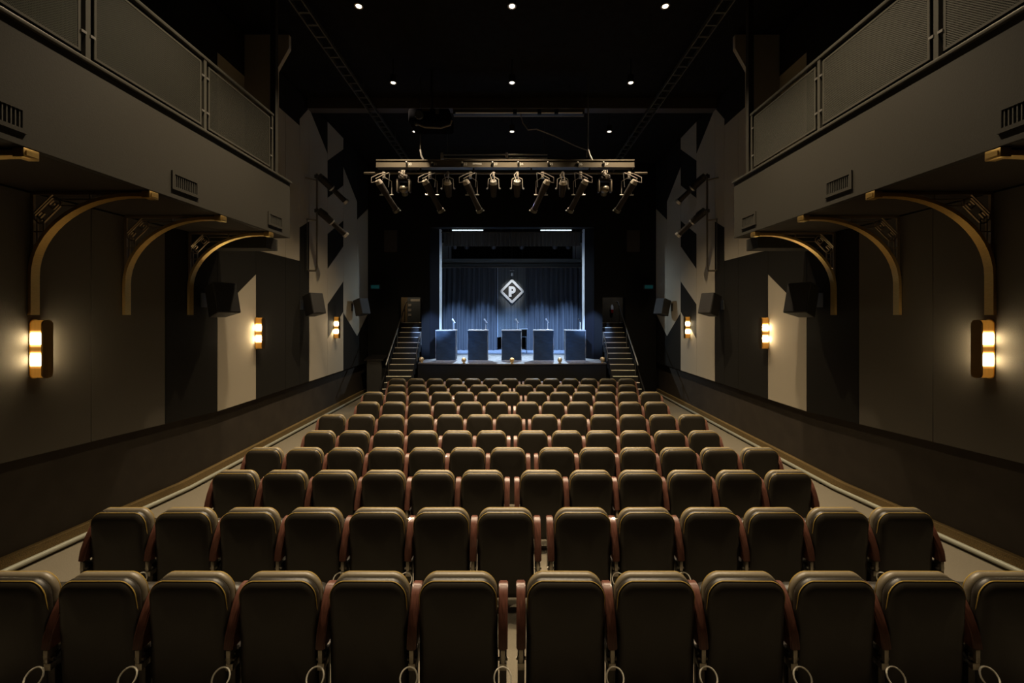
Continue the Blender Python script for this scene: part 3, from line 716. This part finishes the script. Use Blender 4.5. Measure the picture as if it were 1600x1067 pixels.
MB().sphere((-2.08, 8.9, 6.95), .045).build('sensor', M['gunmetal'], t)
t = thing('rear_pipes', 'pair of horizontal pipes just above the lighting raceway', 'pipes', (0, 10.2, 6.7))
for z in (6.79, 6.70): MB().cyl((-1.72, 10.2, z), (.88, 10.2, z), .018, 8).build('pipe', M['raceway'], t)
for x in (-1.74, -.13): MB().box(x-.03, x+.03, 10.16, 10.24, 6.66, 6.83, .006).build('clamp', M['fixture_end'], t)
for x in (-1.6, .8): MB().cyl((x, 10.2, 6.8), (x, 10.2, ZC-.003), .006, 6).build('hanger', M['chairmetal'], t)
tag(MB().tube([(.20, 9.74, 7.575), (.26, 9.74, 7.36), (.38, 9.74, 7.2), (.58, 9.74, 7.22), (1.0, 9.74, 7.06), (1.5, 9.8, 6.85), (1.78, 9.75, 6.72), (1.78, 9.75, 6.55)], .014, 6).build('hanging_cable', M['cable']), 'thin dark cable drooping from the metal case to the raceway', 'cable')

YT = 9.5
k = YT/640
t = thing('lighting_bar', 'lighting bar with numbered grey raceway above a long pipe', 'lighting bar', (0, YT, 6.1))
b = MB(); X0, X1 = -211*k, 190*k; zt, zb_ = 2.8+241*k, 2.8+229*k
b.box(X0, X1, YT-.06, YT+.1, zb_, zt); b.box(X0, X1, YT-.075, YT-.06, zt-.025, zt); b.box(X0, X1, YT-.075, YT-.06, zb_, zb_+.02)
b.build('raceway', M['raceway'], t, smooth=False)
MB().cyl((-231*k, YT, 2.8+221.5*k), (211*k, YT, 2.8+221.5*k), .026, 12).build('pipe', M['raceway'], t)
for x in (-211, -143, -60, 30, 121, 186): MB().box(x*k-.02, x*k+.02, YT-.01, YT+.03, 2.8+221*k, zb_).build('hanger_strap', M['chairmetal'], t, smooth=False)
for x in (-141, 121):
    MB().cyl((x*k-.03, YT, zt+.22), (x*k-.03, YT, ZC-.003), .014, 8).build('suspension_rod', M['steel'], t)
    MB().tube([(x*k-.03, YT, zt+.25), (x*k+.0, YT-.05, zt+.1), (x*k+.06, YT-.06, zt-.02)], .022, 8).build('turnbuckle', M['silver'], t)
nums = [(-158.6, '30'), (-119, '31'), (-72.2, '32'), (-25.4, '33'), (14.6, '34'), (60.8, '35'), (106.6, '36'), (146.9, '37')]
def text_mesh(txt, size, loc, m, parent, name):
    cu = bpy.data.curves.new('txt', 'FONT'); cu.body = txt; cu.size = size; cu.extrude = .001; cu.align_x = 'CENTER'; cu.align_y = 'CENTER'
    o = bpy.data.objects.new('txt', cu); C.objects.link(o)
    me = bpy.data.meshes.new_from_object(o); bpy.data.objects.remove(o); bpy.data.curves.remove(cu)
    me.transform(Matrix.Rotation(R(90), 4, 'X')); me.materials.clear(); me.materials.append(m)
    ob = bpy.data.objects.new(name, me); C.objects.link(ob); ob.parent = parent; ob.location = Vector(loc)-ORG[parent.name]; return ob
for x, tx in nums:
    text_mesh(tx, .085, (x*k, YT-.062, 2.8+234*k), M['white'], t, 'number')
    MB().sphere(((x-5)*k, YT-.085, 2.8+236*k), .026).build('plug', M['silver'], t)
    MB().cyl(((x-4.5)*k, YT-.08, 2.8+235*k), ((x-4.5)*k, YT-.075, 2.8+230.5*k), .02, 8).build('socket', M['black'], t)
for z in (235, 233.6): MB().box(-61*k, -47*k, YT-.063, YT-.060, 2.8+z*k, 2.8+(z+.6)*k).build('printed_line', M['white'], t, smooth=False)
zp = 2.8+221.5*k
def cab(pts, t, name='cable', r=.010, m='cable'): return MB().tube(pts, r, 6).build(name, M[m], t)
def profile_spot(x, dirx, lab, yo=0, m='fixture'):
    """long spotlight clamped on the pipe; its back end sits high, its nose points down to the stage"""
    X = x*k; t = thing('profile_spotlight', lab, 'spotlight', (X, YT, zp-.2), 'spotlights on the lighting bar')
    p0 = Vector((X-dirx*.10, YT-.12, zp-.22)); p1 = Vector((X+dirx*.20, YT+.38, zp-.80)); D = (p1-p0)
    MB().cyl(p0+D*.08, p0+D*.42, .085, 14, r2=.075).build('lamp_housing', M[m], t)
    MB().cyl(p0+D*.42, p0+D*.92, .058, 14, r2=.068).build('lens_tube', M[m], t)
    MB().cyl(p0+D*.92, p1, .085, 14).build('lens_hood', M['gunmetal'], t)
    MB().cyl(p0-D*.02, p0+D*.08, .065, 12, r2=.085).build('rear_cap', M['fixture_end'], t)
    c = p0+D*.45
    y = MB()
    for sx in (-1, 1): y.tube([(X+sx*.02, YT, zp-.10), (c.x+sx*.115, c.y-.02, zp-.16), (c.x+sx*.115, c.y, c.z)], .009, 6)
    y.build('yoke', M['fixture_end'], t)
    MB().box(X-.03, X+.03, YT-.04, YT+.04, zp-.12, zp+.04, .006).build('clamp', M['fixture_end'], t)
    for sx in (-1, 1): MB().cyl((c.x+sx*.08, c.y-.03, c.z), (c.x+sx*.16, c.y-.03, c.z), .016, 8).build('yoke_knob', M['silver'], t)
    for sx in (-1, 1): MB().sphere((p1.x+sx*.085, p1.y-.04, p1.z+.02), .016).build('hood_clip', M['silver'], t)
    cab([(X+dirx*.05, YT-.03, zp), (X-dirx*.08, YT-.1, zp-.05), (X-dirx*.24, YT-.15, zp-.15), (X-dirx*.24, YT-.16, zp-.27), (p0.x, p0.y-.02, p0.z-.02)], t)
    cab([(X+dirx*.12, YT-.03, zp), (X-dirx*.0, YT-.1, zp-.08), (X-dirx*.14, YT-.16, zp-.18), (p0.x+.02, p0.y-.03, p0.z)], t)
    cab([(X+dirx*.14, YT-.03, zp), (X+dirx*.13, YT-.05, zp-.2), (X+dirx*.12, YT-.05, zp-.34)], t, 'safety_wire', .005, 'silver')
def short_spot(x, lab, bright):
    X = x*k; t = thing('small_spotlight', lab, 'spotlight', (X, YT, zp-.2), 'spotlights on the lighting bar')
    MB().cyl((X, YT-.08, zp-.27), (X, YT+.14, zp-.50), .095, 14, r2=.06).build('housing', M['fixture'], t)
    h = MB(); h.cyl((X, YT-.13, zp-.22), (X, YT-.08, zp-.27), .075, 12, r2=.095); h.build('rear_cap', M['silver' if bright else 'fixture_end'], t)
    for q in (-.045, 0, .045): MB().box(X+q-.009, X+q+.009, YT-.16, YT-.12, zp-.29, zp-.19).build('fin', M['fixture_end' if bright else 'gunmetal'], t, smooth=False)
    y = MB()
    for sx in (-1, 1): y.tube([(X+sx*.01, YT, zp-.08), (X+sx*.12, YT, zp-.14), (X+sx*.13, YT, zp-.36)], .009, 6)
    y.build('yoke', M['fixture_end'], t)
    MB().box(X-.025, X+.025, YT-.04, YT+.04, zp-.1, zp+.035, .006).build('clamp', M['fixture_end'], t)
    for sx in (-1, 1): MB().sphere((X+sx*.15, YT, zp-.36), .02).build('yoke_knob', M['silver'], t)
    cab([(X-.02, YT-.04, zp), (X-.07, YT-.1, zp-.08), (X-.03, YT-.14, zp-.2)], t); cab([(X+.03, YT-.04, zp), (X+.02, YT-.1, zp-.09), (X+.03, YT-.14, zp-.2)], t)
def moving_head(x, lab):
    X = x*k; t = thing('moving_head', lab, 'spotlight', (X, YT, zp-.2), 'moving lights on the lighting bar')
    MB().box(X-.11, X+.11, YT-.1, YT+.1, zp-.17, zp-.06, .02).build('base_box', M['fixture'], t)
    for sx in (-1, 1): MB().box(X+sx*.12, X+sx*.16, YT-.07, YT+.07, zp-.45, zp-.17, .015).build('yoke_arm', M['raceway'], t)
    MB().box(X-.16, X+.16, YT-.07, YT+.07, zp-.20, zp-.16, .01).build('yoke_bridge', M['fixture'], t)
    MB().sphere((X, YT, zp-.37), .105, sz=.9).build('head', M['raceway'], t)
    MB().cyl((X, YT+.05, zp-.4), (X, YT+.12, zp-.47), .07, 14).build('lens', M['gunmetal'], t)
    MB().box(X-.03, X+.03, YT-.04, YT+.04, zp-.07, zp+.04, .006).build('clamp', M['fixture_end'], t)
    for q in range(3):
        cab([(X-.02+.03*q, YT-.05, zp+.05), (X-.10+.07*q, YT-.11, zp-.02), (X+.08-.06*q, YT-.13, zp-.10), (X-.03+.04*q, YT-.13, zp-.17), (X+.06-.05*q, YT-.11, zp-.09)], t)
names = ['first', 'second', 'third', 'fourth', 'fifth', 'sixth', 'sixth', 'fifth', 'fourth', 'third', 'second', 'first']
for i, x in enumerate((-200, -169, -128, -100, -65, -29, 8, 48, 79, 107, 145, 183)):
    sd = 'left' if i < 6 else 'right'
    if i in (0, 2, 4): profile_spot(x, 1, 'long spotlight on the lighting bar, %s fixture from the left end' % names[i])
    elif i in (7, 9, 11): profile_spot(x, -1, 'long spotlight on the lighting bar, %s fixture from the right end' % names[i])
    elif i in (1, 10): moving_head(x, 'moving head light on the lighting bar, %s fixture from the %s end' % (names[i], sd))
    else: short_spot(x, 'short spotlight seen from behind on the lighting bar, %s from the %s end' % (names[i], sd), i in (5, 6))

# side booms with spotlights
for side, s in SIDES:
    t = thing('wall_boom', 'vertical pipe boom fixed to the %s wall beside the dark diamonds' % side, 'pipe', (s*5.05, 10.5, 3.9))
    MB().tube([(s*5.199, 10.45, 3.93), (s*5.03, 10.5, 3.93), (s*5.0, 10.5, 3.99), (s*5.0, 10.5, 6.42)], .025, 10).build('pipe', M['raceway'], t)
    MB().cyl((s*5.199, 10.35, 5.22), (s*5.0, 10.5, 5.22), .02, 8).build('stay', M['raceway'], t)
    MB().cyl((s*5.199, 10.3, 6.25), (s*5.0, 10.5, 6.25), .02, 8).build('stay', M['raceway'], t)
    MB().tube([(s*5.15, 10.3, 3.93), (s*5.15, 10.3, 5.2)], .012, 6).build('conduit', M['gunmetal'], t)
    for j, (z, nm) in enumerate(((5.42, 'lower'), (6.30, 'upper'))):
        q = thing('boom_spotlight', '%s long spotlight on the %s wall boom aimed at the stage' % (nm, side), 'spotlight', (s*4.8, 10.6, z), 'spotlights on the wall booms')
        p0 = Vector((s*4.88, 10.45, z)); p1 = Vector((s*4.42, 10.95, z-.50)); D = p1-p0
        MB().cyl(p0, p0+D*.4, .095, 14, r2=.085).build('lamp_housing', M['fixture'], q)
        MB().cyl(p0+D*.4, p0+D*.92, .06, 14, r2=.07).build('lens_tube', M['fixture'], q)
        MB().cyl(p0+D*.92, p1, .085, 14).build('lens_hood', M['silver'], q)
        MB().cyl(p0+D*.40, p0+D*.44, .09, 14).build('collar', M['silver'], q)
        MB().cyl(p0-D*.08, p0, .06, 12, r2=.095).build('rear_cap', M['gunmetal'], q)
        MB().tube([(s*5.0, 10.5, z+.05), (s*4.9, 10.5, z+.12), (s*4.78, 10.62, z+.02), (s*4.74, 10.6, z-.14)], .012, 6).build('yoke', M['gunmetal'], q)
        MB().box(s*4.96, s*5.05, 10.46, 10.54, z+.0, z+.09, .006).build('clamp', M['gunmetal'], q)

# ------------------------------------------------------------------ stage and accent light
def spot(name, loc, tgt, e, col, size, blend=.6, soft=.08):
    ld = bpy.data.lights.new(name, 'SPOT'); ld.energy = e; ld.color = col; ld.spot_size = R(size); ld.spot_blend = blend; ld.shadow_soft_size = soft
    o = bpy.data.objects.new(name, ld); C.objects.link(o); o.location = loc
    o.rotation_euler = (Vector(tgt)-Vector(loc)).to_track_quat('-Z', 'Y').to_euler(); return o
BL = (.08, .34, .95)
for x, tx in ((-128, -2.35), (-65, -1.0), (48, 1.0), (107, 2.35)):
    spot('front_wash', (x*k, YT+.45, zp-.86), (tx, 14.3, 1.75), 620, BL, 30, .8)
for x in (-2.35, -1.2, 0, 1.2, 2.3):
    spot('curtain_wash', (x, 16.78, 5.52), (x*1.1, 18.3, .9), 2700, (.28, .50, 1), 46, 1)
for x in (-1.85, 1.75):
    spot('stage_wash_white', (x, 16.78, 5.52), (x*.6, 14.9, 1.2), 3900, (.62, .80, 1), 54, .9)
for s_ in (-1, 1):
    spot('cross_light', (-s_*1.75, 16.6, 5.5), (s_*2.69, 15.45, 2.9), 700, (.7, .86, 1), 60, .9)
spot('sign_light', (0, 16.7, 5.45), (0, 18.66, 3.84), 300, (.9, .95, 1), 27, .9, .03)
for s_ in (-1, 1):
    spot('jamb_blue', (s_*29*k, YT+.15, zp-.5), (s_*2.86, 14.9, 2.15), 9000, (.30, .50, 1), 13, .7)
spot('landing_light', (-4.3, 16.1, 4.3), (-3.9, 17.2, 2.7), 26, (1, .78, .5), 150, .6)
spot('landing_light', (4.3, 16.1, 4.3), (3.7, 16.4, 2.5), 10, (.7, .8, 1), 150, .6)
